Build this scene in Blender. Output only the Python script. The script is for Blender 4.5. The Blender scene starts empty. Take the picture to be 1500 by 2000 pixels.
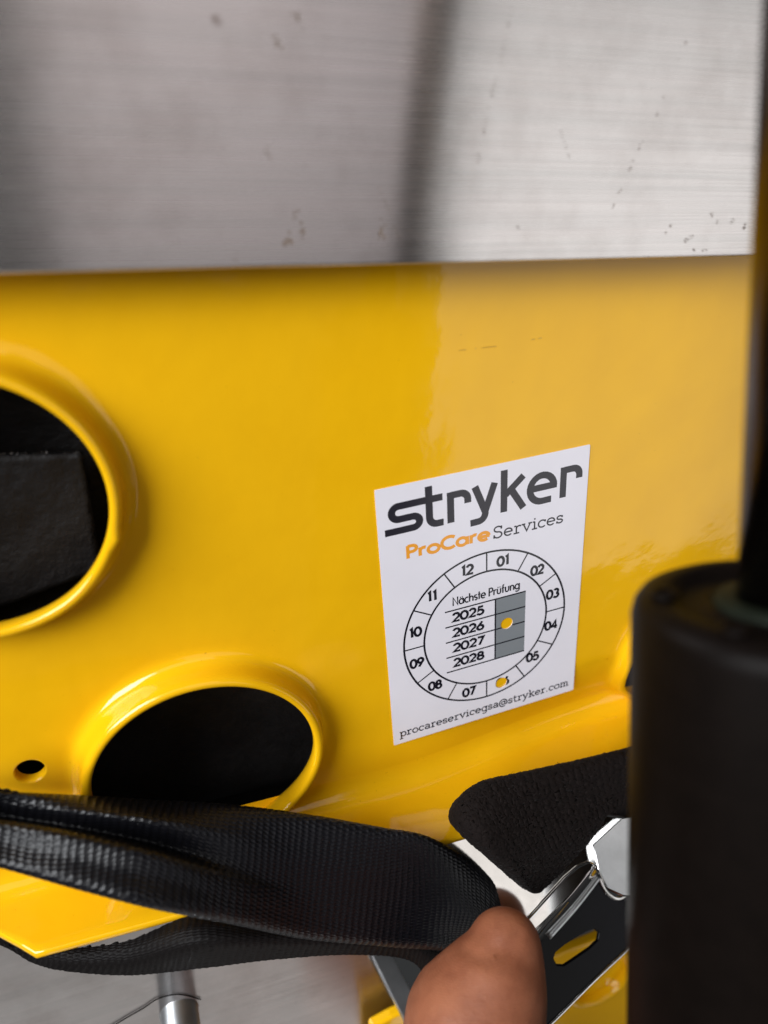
import bpy, bmesh, math, random
import numpy as np
from mathutils import Vector, Matrix, noise
from mathutils.geometry import delaunay_2d_cdt

random.seed(7)
S = 0.001                      # every length below is written in millimetres
R = math.radians
sc = bpy.context.scene
col = sc.collection

# ------------------------------------------------------------------ camera
cam = bpy.data.cameras.new('camera')
cam.sensor_fit = 'VERTICAL'
cam.sensor_height = 36.0
cam.lens = 1480.0 / 2000.0 * 36.0
cam.clip_start = 0.002
cam.clip_end = 50.0
cam.dof.use_dof = True
cam.dof.focus_distance = 0.152
cam.dof.aperture_fstop = 10.5
camo = bpy.data.objects.new('camera', cam)
col.objects.link(camo)
camo.matrix_world = Matrix(((0.94242206, 0.13928598, -0.3040396, -40.5703 * S),
                            (-0.33424714, 0.42202067, -0.84272024, -117.8354 * S),
                            (0.01093188, 0.89582251, 0.44427753, 57.4141 * S),
                            (0, 0, 0, 1)))
sc.camera = camo

# ------------------------------------------------------------------ light
world = bpy.data.worlds.new('World')
sc.world = world
world.use_nodes = True
bg = world.node_tree.nodes['Background']
bg.inputs[0].default_value = (0.95, 0.98, 1.0, 1)
bg.inputs[1].default_value = 0.025


def area(name, loc, target, sx, sy, radiance, color):
    l = bpy.data.lights.new(name, 'AREA')
    l.shape = 'RECTANGLE'
    l.size, l.size_y = sx, sy
    l.energy = radiance * math.pi * sx * sy
    l.color = color
    o = bpy.data.objects.new(name, l)
    col.objects.link(o)
    o.location = loc
    d = Vector(target) - Vector(loc)
    o.rotation_euler = d.to_track_quat('-Z', 'Y').to_euler()
    return o


# bright open doorway to the front right, a pale wall to the front left, an added overhead fill for sheen and chrome reflections, a side window
area('doorway_light', (0.86, -1.0, -0.215), (0.86, 0.0, -0.215), 0.80, 1.01, 0.88, (1.0, 0.985, 0.97))
area('wall_light', (0.165, -1.0, 0.235), (0.165, 0.0, 0.235), 0.51, 0.65, 0.48, (1.0, 0.91, 0.92))
area('overhead_fill', (-0.2, -0.88, 0.9), (0.0, -0.02, -0.05), 1.1, 0.6, 0.7, (1.0, 0.96, 0.92))
area('side_window_light', (-0.64, -0.41, 0.40), (0.0, -0.02, -0.05), 0.52, 0.5, 12.2, (0.94, 0.97, 1.0))
area('floor_bounce_fill', (-0.02, -0.29, -0.62), (-0.02, -0.28, 0.0), 0.5, 0.36, 0.75, (1.0, 0.97, 0.94))  # added lamp in place of floor bounce, brightens the beam from below

sc.view_settings.view_transform = 'Standard'
sc.view_settings.look = 'None'
sc.view_settings.exposure = 0.42
sc.view_settings.gamma = 1.0
sc.view_settings.use_curve_mapping = False


# ------------------------------------------------------------------ materials
def new_mat(name, color, rough, metal=0.0, spec=0.5):
    m = bpy.data.materials.new(name)
    m.use_nodes = True
    b = m.node_tree.nodes['Principled BSDF']
    b.inputs['Base Color'].default_value = (*color, 1)
    b.inputs['Roughness'].default_value = rough
    b.inputs['Metallic'].default_value = metal
    b.inputs['Specular IOR Level'].default_value = spec
    return m, m.node_tree.nodes, m.node_tree.links, b


def tex_noise(n, l, scale, detail=2.0, rough=0.5, stretch=None, coord='Object', dist=0.0):
    tc = n.new('ShaderNodeTexCoord')
    mp = n.new('ShaderNodeMapping')
    mp.inputs['Scale'].default_value = stretch or (1, 1, 1)
    l.new(tc.outputs[coord], mp.inputs['Vector'])
    t = n.new('ShaderNodeTexNoise')
    t.inputs['Scale'].default_value = scale
    t.inputs['Detail'].default_value = detail
    t.inputs['Roughness'].default_value = rough
    t.inputs['Distortion'].default_value = dist
    l.new(mp.outputs['Vector'], t.inputs['Vector'])
    return t


def ramp(n, l, src, stops):
    r = n.new('ShaderNodeValToRGB')
    e = r.color_ramp.elements
    while len(e) < len(stops):
        e.new(0.5)
    for k, (p, c) in enumerate(stops):
        e[k].position = p
        e[k].color = (*c, 1) if len(c) == 3 else c
    l.new(src, r.inputs['Fac'])
    return r


def bump(n, l, src, strength, dist, prev=None):
    b = n.new('ShaderNodeBump')
    b.inputs['Strength'].default_value = strength
    b.inputs['Distance'].default_value = dist
    l.new(src, b.inputs['Height'])
    if prev:
        l.new(prev.outputs['Normal'], b.inputs['Normal'])
    return b


def m_yellow():
    m, n, l, b = new_mat('yellow_powder_coat', (0.80, 0.42, 0.004), 0.06)
    t = tex_noise(n, l, 60, 3, 0.6)
    c = ramp(n, l, t.outputs['Fac'], [(0.3, (0.78, 0.41, 0.004)), (0.7, (0.82, 0.44, 0.005))])
    d = tex_noise(n, l, 1500, 2, 0.55)
    dr = ramp(n, l, d.outputs['Fac'], [(0.225, (0.45, 0.36, 0.25)), (0.26, (1, 1, 1))])
    mxd = n.new('ShaderNodeMixRGB'); mxd.blend_type = 'MULTIPLY'; mxd.inputs[0].default_value = 0.7
    l.new(c.outputs['Color'], mxd.inputs[1]); l.new(dr.outputs['Color'], mxd.inputs[2])
    l.new(mxd.outputs[0], b.inputs['Base Color'])
    big = tex_noise(n, l, 55, 2, 0.5)
    peel = tex_noise(n, l, 520, 1.5, 0.5)
    fine = tex_noise(n, l, 3200, 1, 0.5)
    b1 = bump(n, l, big.outputs['Fac'], 1.0, 0.00032)
    b2 = bump(n, l, peel.outputs['Fac'], 1.0, 0.00002, b1)
    b3 = bump(n, l, fine.outputs['Fac'], 1.0, 0.0000012, b2)
    l.new(b3.outputs['Normal'], b.inputs['Normal'])
    rg = tex_noise(n, l, 140, 4, 0.7)
    rr = ramp(n, l, rg.outputs['Fac'], [(0.35, (0.045,) * 3), (0.72, (0.13,) * 3)])
    l.new(rr.outputs['Color'], b.inputs['Roughness'])
    return m


def m_brushed(name, base=0.62, rough=0.3, stain=0.75):
    m, n, l, b = new_mat(name, (base, base, base), rough, 1.0)
    st = tex_noise(n, l, 45, 3, 0.6, (0.2, 1, 18))
    st2 = tex_noise(n, l, 220, 2, 0.6, (0.12, 1, 14))
    sm = tex_noise(n, l, 75, 5, 0.65)
    sp = tex_noise(n, l, 210, 3, 0.6)
    c1 = ramp(n, l, st.outputs['Fac'], [(0.3, (base * 0.95,) * 3), (0.7, (base * 1.04, base * 1.02, base * 1.02))])
    c2 = ramp(n, l, sm.outputs['Fac'], [(0.30, (stain, stain * 0.98, stain * 0.97)), (0.55, (1, 1, 1))])
    c3 = ramp(n, l, sp.outputs['Fac'], [(0.2, (0.5, 0.45, 0.42)), (0.27, (1, 1, 1))])
    mx = n.new('ShaderNodeMixRGB'); mx.blend_type = 'MULTIPLY'; mx.inputs[0].default_value = 1
    l.new(c1.outputs['Color'], mx.inputs[1]); l.new(c2.outputs['Color'], mx.inputs[2])
    mx2 = n.new('ShaderNodeMixRGB'); mx2.blend_type = 'MULTIPLY'; mx2.inputs[0].default_value = 0.8
    l.new(mx.outputs[0], mx2.inputs[1]); l.new(c3.outputs['Color'], mx2.inputs[2])
    tn = n.new('ShaderNodeMixRGB'); tn.blend_type = 'MULTIPLY'; tn.inputs[0].default_value = 1
    l.new(mx2.outputs[0], tn.inputs[1]); tn.inputs[2].default_value = (1.0, 0.965, 0.95, 1)
    l.new(tn.outputs[0], b.inputs['Base Color'])
    rr = ramp(n, l, st2.outputs['Fac'], [(0.3, (rough * 0.93,) * 3), (0.7, (rough * 1.08,) * 3)])
    l.new(rr.outputs['Color'], b.inputs['Roughness'])
    tg = n.new('ShaderNodeTangent')
    tg.direction_type = 'RADIAL'
    tg.axis = 'Z'
    l.new(tg.outputs['Tangent'], b.inputs['Tangent'])
    b.inputs['Anisotropic'].default_value = 0.95
    b.inputs['Anisotropic Rotation'].default_value = 0.25
    b1 = bump(n, l, st2.outputs['Fac'], 0.12, 0.00002)
    b2 = bump(n, l, sm.outputs['Fac'], 0.1, 0.0001, b1)
    l.new(b2.outputs['Normal'], b.inputs['Normal'])
    return m


def m_plain(name, color, rough, metal=0.0, spec=0.5, nscale=None, nstr=0.3, ndist=0.0001, sheen=0.0, cvar=1.0):
    m, n, l, b = new_mat(name, color, rough, metal, spec)
    if sheen:
        b.inputs['Sheen Weight'].default_value = sheen
        b.inputs['Sheen Roughness'].default_value = 0.4
    if nscale:
        t = tex_noise(n, l, nscale, 4, 0.6)
        bb = bump(n, l, t.outputs['Fac'], nstr, ndist)
        l.new(bb.outputs['Normal'], b.inputs['Normal'])
        c = ramp(n, l, t.outputs['Fac'], [(0.3, tuple(v * (1 - 0.18 * cvar) for v in color)), (0.7, tuple(min(1, v * (1 + 0.15 * cvar)) for v in color))])
        l.new(c.outputs['Color'], b.inputs['Base Color'])
    return m


def m_skin():
    m, n, l, b = new_mat('skin', (0.30, 0.125, 0.062), 0.55, 0, 0.3)
    b.inputs['Subsurface Weight'].default_value = 0.12
    b.inputs['Subsurface Radius'].default_value = (0.9, 0.35, 0.2)
    b.inputs['Subsurface Scale'].default_value = 0.0015
    t = tex_noise(n, l, 160, 4, 0.6)
    c = ramp(n, l, t.outputs['Fac'], [(0.25, (0.20, 0.064, 0.031)), (0.75, (0.32, 0.118, 0.060))])
    l.new(c.outputs['Color'], b.inputs['Base Color'])
    r1 = tex_noise(n, l, 900, 3, 0.6, (1, 1, 2.2), dist=0.6)
    b1 = bump(n, l, r1.outputs['Fac'], 0.6, 0.00014)
    tc = n.new('ShaderNodeTexCoord')
    wv = n.new('ShaderNodeTexWave')                        # friction ridges of the finger pad
    wv.wave_type = 'RINGS'
    wv.inputs['Scale'].default_value = 1150
    wv.inputs['Distortion'].default_value = 3.0
    wv.inputs['Detail'].default_value = 1.5
    wv.inputs['Detail Scale'].default_value = 0.6
    l.new(tc.outputs['Object'], wv.inputs['Vector'])
    b2 = bump(n, l, wv.outputs['Fac'], 0.35, 0.00003, b1)
    l.new(b2.outputs['Normal'], b.inputs['Normal'])
    return m


M = {
    'yellow': m_yellow(),
    'alu': m_brushed('brushed_aluminium', 0.78, 0.27, 0.86),
    'alu2': m_brushed('dull_aluminium', 0.58, 0.33, 0.85),
    'satin': m_plain('satin_steel', (0.62, 0.64, 0.66), 0.32, 1.0, 0.5, 120, 0.1, 0.00003),
    'chrome': m_plain('chrome', (0.80, 0.78, 0.76), 0.07, 1.0, 0.5, 90, 0.15, 0.00005),
    'blackmetal': m_plain('dark_mirroring_steel', (0.003, 0.003, 0.005), 0.2, 0.0, 0.08, 200, 0.2, 0.00005),  # black base holds the dark surroundings mirrored in the buckle face
    'rubber': m_plain('black_plastic', (0.0038, 0.0025, 0.002), 0.45, 0.0, 0.05, 300, 0.2, 0.00005),
    'rod': m_plain('dark_steel', (0.10, 0.08, 0.07), 0.25, 1.0),
    'green': m_plain('green_reflection_tint', (0.006, 0.0085, 0.005), 0.6, 0, 0.1, 400),  # green reflection on the strut top, put into the base colour
    'webbing': m_plain('black_webbing', (0.0035, 0.0035, 0.005), 0.36, 0.0, 0.32, 1500, 0.3, 0.00004),
    'webbing_dull': m_plain('dull_black_webbing', (0.004, 0.003, 0.003), 0.6, 0.0, 0.14, 1500, 0.4, 0.00006),
    'fuzzy': m_plain('worn_black_webbing', (0.008, 0.0055, 0.005), 0.8, 0.0, 0.08, 900, 0.8, 0.0003, 0.015),
    'bag': m_plain('black_bag_fabric', (0.009, 0.0078, 0.0078), 0.55, 0.0, 0.25, 420, 1.0, 0.0005),
    'thread': m_plain('grey_thread', (0.16, 0.15, 0.15), 0.7),
    'paper': m_plain('white_label_film', (0.76, 0.73, 0.785), 0.12, 0, 0.5, 70, 0.2, 0.0001, cvar=0.12),
    'ink': m_plain('black_ink', (0.010, 0.010, 0.016), 0.12, 0, 0.55, 70, 0.2, 0.0001, cvar=0.12),
    'orange': m_plain('orange_ink', (0.82, 0.33, 0.03), 0.14, 0, 0.5, 70, 0.2, 0.0001, cvar=0.12),
    'grey': m_plain('grey_ink', (0.21, 0.225, 0.24), 0.14, 0, 0.5, 70, 0.2, 0.0001, cvar=0.12),
    'darkgrey': m_plain('dark_grey_ink', (0.022, 0.02, 0.028), 0.14, 0, 0.5, 70, 0.2, 0.0001, cvar=0.12),
    'grime': m_plain('grime', (0.20, 0.155, 0.13), 0.7, 0, 0.2),
    'scuff': m_plain('scuff', (0.45, 0.22, 0.02), 0.5, 0, 0.3),
    'skin': m_skin(),
}


# ------------------------------------------------------------------ helpers
def tag(o, label=None, cat=None, group=None, kind=None):
    if label: o['label'] = label
    if cat: o['category'] = cat
    if group: o['group'] = group
    if kind or cat: o['kind'] = kind or 'thing'
    return o


def build(name, verts, faces, mat, parent=None, smooth=True, scale=S):
    me = bpy.data.meshes.new(name)
    me.from_pydata([Vector(v) * scale for v in verts], [], faces)
    me.materials.append(M[mat])
    me.validate()
    if smooth:
        me.polygons.foreach_set('use_smooth', [True] * len(me.polygons))
    o = bpy.data.objects.new(name, me)
    col.objects.link(o)
    if parent:
        o.parent = parent
    return o


def fix_normals(o):
    bm = bmesh.new()
    bm.from_mesh(o.data)
    bmesh.ops.remove_doubles(bm, verts=bm.verts, dist=1e-7)
    bmesh.ops.recalc_face_normals(bm, faces=bm.faces)
    bm.to_mesh(o.data)
    bm.free()
    return o


def empty(name, loc=(0, 0, 0)):
    o = bpy.data.objects.new(name, None)
    o.empty_display_size = 0.01
    col.objects.link(o)
    o.location = Vector(loc) * S
    return o


def bevel(o, width, seg=3, angle=40):
    md = o.modifiers.new('bevel', 'BEVEL')
    md.width = width * S
    md.segments = seg
    md.limit_method = 'ANGLE'
    md.angle_limit = R(angle)
    md.harden_normals = False
    return o


def box(name, lo, hi, mat, parent=None, bev=0.8):
    (a, b, c), (d, e, f) = lo, hi
    v = [(a, b, c), (d, b, c), (d, e, c), (a, e, c), (a, b, f), (d, b, f), (d, e, f), (a, e, f)]
    fc = [(0, 3, 2, 1), (4, 5, 6, 7), (0, 1, 5, 4), (1, 2, 6, 5), (2, 3, 7, 6), (3, 0, 4, 7)]
    o = build(name, v, fc, mat, parent, smooth=False)
    if bev:
        bevel(o, bev)
    return o


def revolve(name, prof, axis_pt, axis_dir, mat, parent=None, seg=96, cap=True, start=None):
    """prof: list of (radius, height along the axis)."""
    d = Vector(axis_dir).normalized()
    u = d.orthogonal().normalized()
    w = d.cross(u)
    vs, fs = [], []
    for r, h in prof:
        for k in range(seg):
            a = 2 * math.pi * k / seg
            vs.append(Vector(axis_pt) + d * h + (u * math.cos(a) + w * math.sin(a)) * r)
    for i in range(len(prof) - 1):
        for k in range(seg):
            k2 = (k + 1) % seg
            fs.append((i * seg + k, i * seg + k2, (i + 1) * seg + k2, (i + 1) * seg + k))
    if cap:
        fs.append(tuple(range(seg)))
        fs.append(tuple((len(prof) - 1) * seg + k for k in range(seg)))
    return fix_normals(build(name, vs, fs, mat, parent))


def cat_rom(p, t):
    n = len(p)
    i = min(int(t), n - 2)
    f = t - i
    a, b, c, d = p[max(i - 1, 0)], p[i], p[i + 1], p[min(i + 2, n - 1)]
    return 0.5 * ((2 * b) + (c - a) * f + (2 * a - 5 * b + 4 * c - d) * f * f + (3 * b - a - 3 * c + d) * f ** 3)


def tube(name, pts, r, mat, parent=None, seg=8, sub=6, taper=1.0):
    pts = [Vector(p) for p in pts]
    n = (len(pts) - 1) * sub
    path = [cat_rom(pts, i / sub) for i in range(n + 1)]
    vs, fs = [], []
    for i, p in enumerate(path):
        tdir = (path[min(i + 1, n)] - path[max(i - 1, 0)]).normalized()
        u = tdir.cross(Vector((0.3, 0.2, 0.93))).normalized()
        w = tdir.cross(u)
        rr = r * (1 + (taper - 1) * i / n)
        for k in range(seg):
            a = 2 * math.pi * k / seg
            vs.append(p + (u * math.cos(a) + w * math.sin(a)) * rr)
    for i in range(n):
        for k in range(seg):
            k2 = (k + 1) % seg
            fs.append((i * seg + k, i * seg + k2, (i + 1) * seg + k2, (i + 1) * seg + k))
    fs += [tuple(range(seg)), tuple(n * seg + k for k in range(seg))]
    return fix_normals(build(name, vs, fs, mat, parent))


def plate(name, pts, thick, mat, parent=None, bev=0.5, holes=()):
    """A flat plate from an outline of coplanar points, thickened away from the viewer."""
    P0 = [Vector(p) for p in pts]
    nrm = Vector((0, 0, 0))
    for i in range(len(P0)):
        nrm += (P0[i] - P0[0]).cross(P0[(i + 1) % len(P0)] - P0[0])
    nrm.normalize()
    if nrm.dot(Vector((-40, -118, 57)) - P0[0]) < 0:
        nrm = -nrm
    o0 = P0[0]
    u = (P0[1] - P0[0]).normalized()
    w = nrm.cross(u)
    flat = lambda p: Vector(((Vector(p) - o0).dot(u), (Vector(p) - o0).dot(w)))
    V2, F2 = fill([[flat(p) for p in pts]], [[flat(p) for p in h] for h in holes])
    vs = [o0 + u * p[0] + w * p[1] for p in V2]
    n = len(vs)
    vs += [p - nrm * thick for p in vs]
    fs = [tuple(f) for f in F2] + [tuple(i + n for i in reversed(f)) for f in F2]
    ed = {}
    for f in F2:
        for i in range(len(f)):
            e = (f[i], f[(i + 1) % len(f)])
            if (e[1], e[0]) in ed:
                del ed[(e[1], e[0])]
            else:
                ed[e] = 1
    for a, b in ed:
        fs.append((b, a, a + n, b + n))
    o = build(name, vs, fs, mat, parent, smooth=False)
    fix_normals(o)
    bm = bmesh.new()
    bm.from_mesh(o.data)
    bmesh.ops.dissolve_limit(bm, angle_limit=R(1), verts=bm.verts, edges=bm.edges)
    bm.to_mesh(o.data)
    bm.free()
    if bev:
        bevel(o, bev, 3, 30)
    return o


def fill(polys, holes=(), extra=()):
    """Union of 2-D polygons minus holes, triangulated without overlaps."""
    vs, fs = [], []
    for p in list(polys) + list(holes):
        # consistent winding
        ar = sum(p[i][0] * p[(i + 1) % len(p)][1] - p[(i + 1) % len(p)][0] * p[i][1] for i in range(len(p)))
        q = list(p) if ar > 0 else list(reversed(p))
        fs.append(list(range(len(vs), len(vs) + len(q))))
        vs += [Vector((a[0], a[1])) for a in q]
    vs += [Vector(p) for p in extra]
    ov, oe, of, _, _, _ = delaunay_2d_cdt(vs, [], fs, 0, 1e-5, False)
    def boxed(p):
        return (min(a[0] for a in p), max(a[0] for a in p), min(a[1] for a in p), max(a[1] for a in p), p)
    PB, HB = [boxed(p) for p in polys], [boxed(p) for p in holes]
    def inside(x, y, p):
        c, n = False, len(p)
        j = n - 1
        for i in range(n):
            if (p[i][1] > y) != (p[j][1] > y) and x < (p[j][0] - p[i][0]) * (y - p[i][1]) / (p[j][1] - p[i][1]) + p[i][0]:
                c = not c
            j = i
        return c
    hit = lambda x, y, L: any(b[0] <= x <= b[1] and b[2] <= y <= b[3] and inside(x, y, b[4]) for b in L)
    keep = []
    for f in of:
        x = sum(ov[i][0] for i in f) / len(f)
        y = sum(ov[i][1] for i in f) / len(f)
        if hit(x, y, PB) and not hit(x, y, HB):
            keep.append(f)
    used = sorted({i for f in keep for i in f})
    mp = {v: k for k, v in enumerate(used)}
    return [ov[i] for i in used], [tuple(mp[i] for i in f) for f in keep]


def circle(cx, cy, rx, n=48, ry=None, a0=0.0):
    ry = ry or rx
    return [(cx + rx * math.cos(a0 + 2 * math.pi * k / n), cy + ry * math.sin(a0 + 2 * math.pi * k / n)) for k in range(n)]


# ------------------------------------------------------------------ yellow panel
HOLES = [(-65.0, 7.65, 1.0, 1.0), (-35.0, -51.75, 1.03, 0.965), (80.0, -54.5, 0.82, 0.82)]
FLZ, FIL, FLAT_BOTTOM = -73.5, 5.0, -68.5
R_OUT = 26.4
rim_profile = [(26.4, 0.0), (25.9, 0.005), (25.4, 0.03), (24.9, 0.09), (24.4, 0.2), (23.95, 0.38), (23.55, 0.65), (23.2, 1.0), (22.9, 1.5), (22.65, 2.2), (22.45, 3.1), (22.3, 4.2), (22.1, 5.1), (21.85, 5.5), (21.5, 5.78), (21.1, 5.85), (20.7, 5.78), (20.42, 5.55),
               (20.3, 5.2), (20.25, 4.6), (20.35, 3.6), (20.7, 2.4), (21.4, 1.0), (22.4, -0.4), (24.0, -1.6)]

rect = [(-150, FLAT_BOTTOM), (-20, FLAT_BOTTOM), (0, FLAT_BOTTOM)] + [(2.5 * k, FLAT_BOTTOM) for k in range(1, 32)] + [(90, FLAT_BOTTOM), (100, FLAT_BOTTOM), (150, FLAT_BOTTOM), (150, 125), (-150, 125)]
cuts = [circle(cx, cz, R_OUT * min(kx, 1), 128, R_OUT * kz) for cx, cz, kx, kz in HOLES]
SMALL = (-65.9, -46.9)
cuts.append(circle(*SMALL, 2.9, 40))


def dish(x, z):
    """The lower right of the sheet leans back a little before it meets the flange."""
    a = min(1, max(0, (x - 2) / 62))
    b = min(1, max(0, (-50 - z) / 18))
    return 6.2 * a * a * (3 - 2 * a) * b * b * (1.9 - 0.9 * b)


extra = [(x * 1.5 + 0.3 * (j % 2), FLAT_BOTTOM + 0.9 + j * 1.3) for x in range(1, 66) for j in range(15)]
v2, f2 = fill([rect], cuts, extra)
panel = build('yellow_housing', [(p[0], dish(p[0], p[1]), p[1]) for p in v2], f2, 'yellow', smooth=True)
tag(panel, 'glossy yellow sheet metal panel with large flared round holes and a bent lower flange', 'panel')
for i, (cx, cz, kx, kz) in enumerate(HOLES):
    seg = 128
    vs, fs = [], []
    for r, h in rim_profile:
        for k in range(seg):
            a = 2 * math.pi * k / seg
            rr, hh = r, h * (0.6 if i == 2 and h > 0 else 1)
            ca, sa = math.cos(a), math.sin(a)
            if h > 0:                                     # hand-formed metal is never perfectly even
                wob = noise.noise(Vector((ca * 1.6 + i * 7, sa * 1.6, 0.3)))
                rr += 0.12 * wob * min(1, h / 3)
                hh += 0.15 * wob * min(1, h / 3)
            if i == 0 and 5.0 < h and r > 20.6:            # a run of paint on the lip
                dd = abs((a - R(340) + math.pi) % (2 * math.pi) - math.pi)
                rr += 0.55 * math.exp(-(dd / 0.06) ** 2)
            kx_ = kx if kx < 1 else 1 + (kx - 1) * min(1, max(0, (26.4 - r) / 4))
            vs.append((cx + rr * kx_ * ca, -hh + dish(cx + rr * kx_ * ca, cz + rr * kz * sa), cz + rr * kz * sa))
    for j in range(len(rim_profile) - 1):
        for k in range(seg):
            k2 = (k + 1) % seg
            fs.append((j * seg + k, j * seg + k2, (j + 1) * seg + k2, (j + 1) * seg + k))
    build('hole_rim', vs, fs, 'yellow', panel)
# the drilled hole's rolled edge
prof = [(2.9, 0.0), (2.75, -0.02), (2.6, -0.12), (2.5, -0.35), (2.45, -0.7), (2.45, -2.0)]
vs, fs = [], []
for r, h in prof:
    vs += [(x, -h, z) for x, z in circle(*SMALL, r, 40)]
for j in range(len(prof) - 1):
    for k in range(40):
        fs.append((j * 40 + k, j * 40 + (k + 1) % 40, (j + 1) * 40 + (k + 1) % 40, (j + 1) * 40 + k))
build('drilled_hole_edge', vs, fs, 'yellow', panel)
# bent flange along the bottom, its left corner cut off
xs = [-150, -120, -84, -80, -75, -72, -69, -66, -50, -35, -20, 0] + [2.5 * k for k in range(1, 32)] + [90, 100, 150]
vs, fs = [], []
for x in xs:
    if x < -80: dep = 5.5
    elif x < -69: dep = 5.5 + (x + 80) / 11 * 10.5
    else: dep = 16.2 + 1.6 * min(1, (x + 69) / 60)
    row = []
    dv = dish(x, FLAT_BOTTOM)
    for k in range(9):
        a = R(90) * k / 8
        row.append((x, -FIL + FIL * math.cos(a) + dv, FLAT_BOTTOM - FIL * math.sin(a)))
    for k in range(1, 7):
        row.append((x, (-FIL + dv) * (1 - k / 6) - dep * k / 6, FLZ))
    row += [(x, -dep - 0.35, FLZ - 0.15), (x, -dep - 0.5, FLZ - 0.6), (x, -dep - 0.5, FLZ - 1.3), (x, -dep, FLZ - 1.8), (x, -FIL, FLZ - 1.9)]
    vs += row
nr = len(row)
for i in range(len(xs) - 1):
    for k in range(nr - 1):
        fs.append((i * nr + k, (i + 1) * nr + k, (i + 1) * nr + k + 1, i * nr + k + 1))
build('bottom_flange', vs, fs, 'yellow', panel)
# a faint scratch above the label
for k, (xa, xb, z) in enumerate([(15.2, 16.8, 24.3), (18.3, 18.7, 24.4), (19.6, 22.6, 24.45), (29.3, 30.2, 25.2), (30.7, 31.6, 25.3)]):
    build('scratch', [(xa, -0.01, z), (xb, -0.01, z + 0.05), (xb - 0.1, -0.01, z + 0.2), (xa + 0.15, -0.01, z + 0.13)],
          [(0, 1, 2, 3)], 'scuff', panel, False)

# ------------------------------------------------------------------ aluminium bar across the top
bar = box('aluminium_bar', (-160, -7.5, 40.2), (160, -0.6, 128), 'alu', None, 0.5)
bar.rotation_euler = (0, R(0.95), 0)
tag(bar, 'scuffed brushed aluminium bar across the top of the yellow panel', 'bar')
for k, (a, b) in enumerate([((17.06, -7.56, 73.90), (15.54, -7.56, 66.32)), ((15.09, -7.56, 65.06), (12.92, -7.56, 53.26)), ((46.39, -7.56, 70.68), (42.44, -7.56, 58.29)),
                            ((41.23, -7.56, 57.21), (37.30, -7.56, 47.26)), ((26.44, -7.56, 58.45), (28.78, -7.56, 54.30)), ((-2.15, -7.56, 50.97), (1.95, -7.56, 42.18))]):
    a, b = Vector(a), Vector(b)
    n_ = 22
    vs, fs = [], []
    sd = (b - a).normalized().cross(Vector((0, 1, 0)))
    for i in range(n_):
        if random.random() < 0.4:
            continue
        p, q = a.lerp(b, i / n_), a.lerp(b, (i + random.uniform(0.4, 0.9)) / n_)
        w = random.uniform(0.03, 0.10)
        j = sd * random.uniform(-0.12, 0.12)
        n0 = len(vs)
        vs += [p + j - sd * w, q + j - sd * w * 0.6, q + j + sd * w * 0.6, p + j + sd * w]
        fs.append((n0, n0 + 1, n0 + 2, n0 + 3))
    o = build('scratch', vs, fs, 'grime', None, False)
    o.parent = bar
    o.matrix_parent_inverse = Matrix.Rotation(R(0.95), 4, 'Y').inverted()
spots = [(575, 418, 1.0), (590, 455, 1.1), (740, 452, 1.6), (565, 475, 1.4), (525, 302, 0.8), (545, 88, 0.9), (580, 35, 1.0), (460, 507, 0.6),
         (1310, 440, 0.5), (1340, 470, 0.5), (1355, 490, 0.6), (1390, 420, 0.5), (1400, 435, 0.4), (1430, 432, 0.5), (1455, 440, 0.7), (1375, 492, 0.6),
         (1350, 462, 0.4), (1300, 455, 0.4), (1012, 443, 0.5)]
SPOT_POS = [(-14.54, -7.53, 47.60), (-13.54, -7.53, 45.09), (-2.09, -7.53, 45.00), (-15.44, -7.53, 43.78), (-17.71, -7.53, 55.05), (-15.68, -7.53, 67.61), (-13.23, -7.53, 70.63), (-23.14, -7.53, 41.85),
            (49.26, -7.53, 44.67), (52.95, -7.53, 42.15), (54.94, -7.53, 40.43), (57.29, -7.53, 46.11), (58.68, -7.53, 44.87), (61.88, -7.53, 45.04), (64.83, -7.53, 44.32), (57.15, -7.53, 40.19),
            (53.86, -7.53, 42.78), (48.48, -7.53, 43.49), (20.68, -7.53, 45.10)]
for (x, y, s), p in zip(spots, SPOT_POS):
    vs, fs = [], []
    for b in range(9):
        bx, bz = p[0] + random.gauss(0, s * 0.35), p[2] + random.gauss(0, s * 0.45)
        if bz < 41.3 - 0.017 * bx: continue
        rr = random.uniform(0.06, 0.24) * s
        n0 = len(vs)
        kk = 7
        for q in range(kk):
            r_ = rr * random.uniform(0.6, 1.25)
            vs.append((bx + r_ * math.cos(q / kk * 6.283), p[1] - 0.002 * b, bz + r_ * 1.2 * math.sin(q / kk * 6.283)))
        fs.append(tuple(range(n0, n0 + kk)))
    if fs:
        o = build('grime_spot', vs, fs, 'grime', None, False)
        o.parent = bar
        o.matrix_parent_inverse = Matrix.Rotation(R(0.95), 4, 'Y').inverted()

# ------------------------------------------------------------------ lower aluminium beam under the flange
beam = plate('lower_aluminium_beam', [(-110, -3, -77), (-8.5, -3, -77), (-1.53, -3.00, -127.74), (9.02, -3.00, -162.43), (21.88, -3.00, -212.66), (-110, -3, -150)], 9.0, 'alu2', None, 0.4)
tag(beam, 'dull aluminium beam below the yellow flange with a slanted end', 'beam')
plate('bevelled_end', [(-1.86, -1.55, -126.01), (3.73, -2.09, -127.16), (4.51, -4.61, -129.26), (7.11, -11.17, -134.81), (9.78, -17.26, -139.99), (4.23, -16.75, -138.87), (1.92, -11.14, -134.11), (-0.89, -3.53, -127.70)], 2.0, 'satin', beam, 0.3)
rp = Vector((-48.03, -3.00, -124.64))
rod = revolve('steel_pin', [(0.6, 14.5), (3.8, 14.5), (4.3, 14.0), (4.3, 0.2), (4.8, -0.4)], rp, (0, -1, 0), 'satin', None, 48)
tag(rod, 'polished steel pin sticking out of the lower aluminium beam', 'pin')
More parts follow.
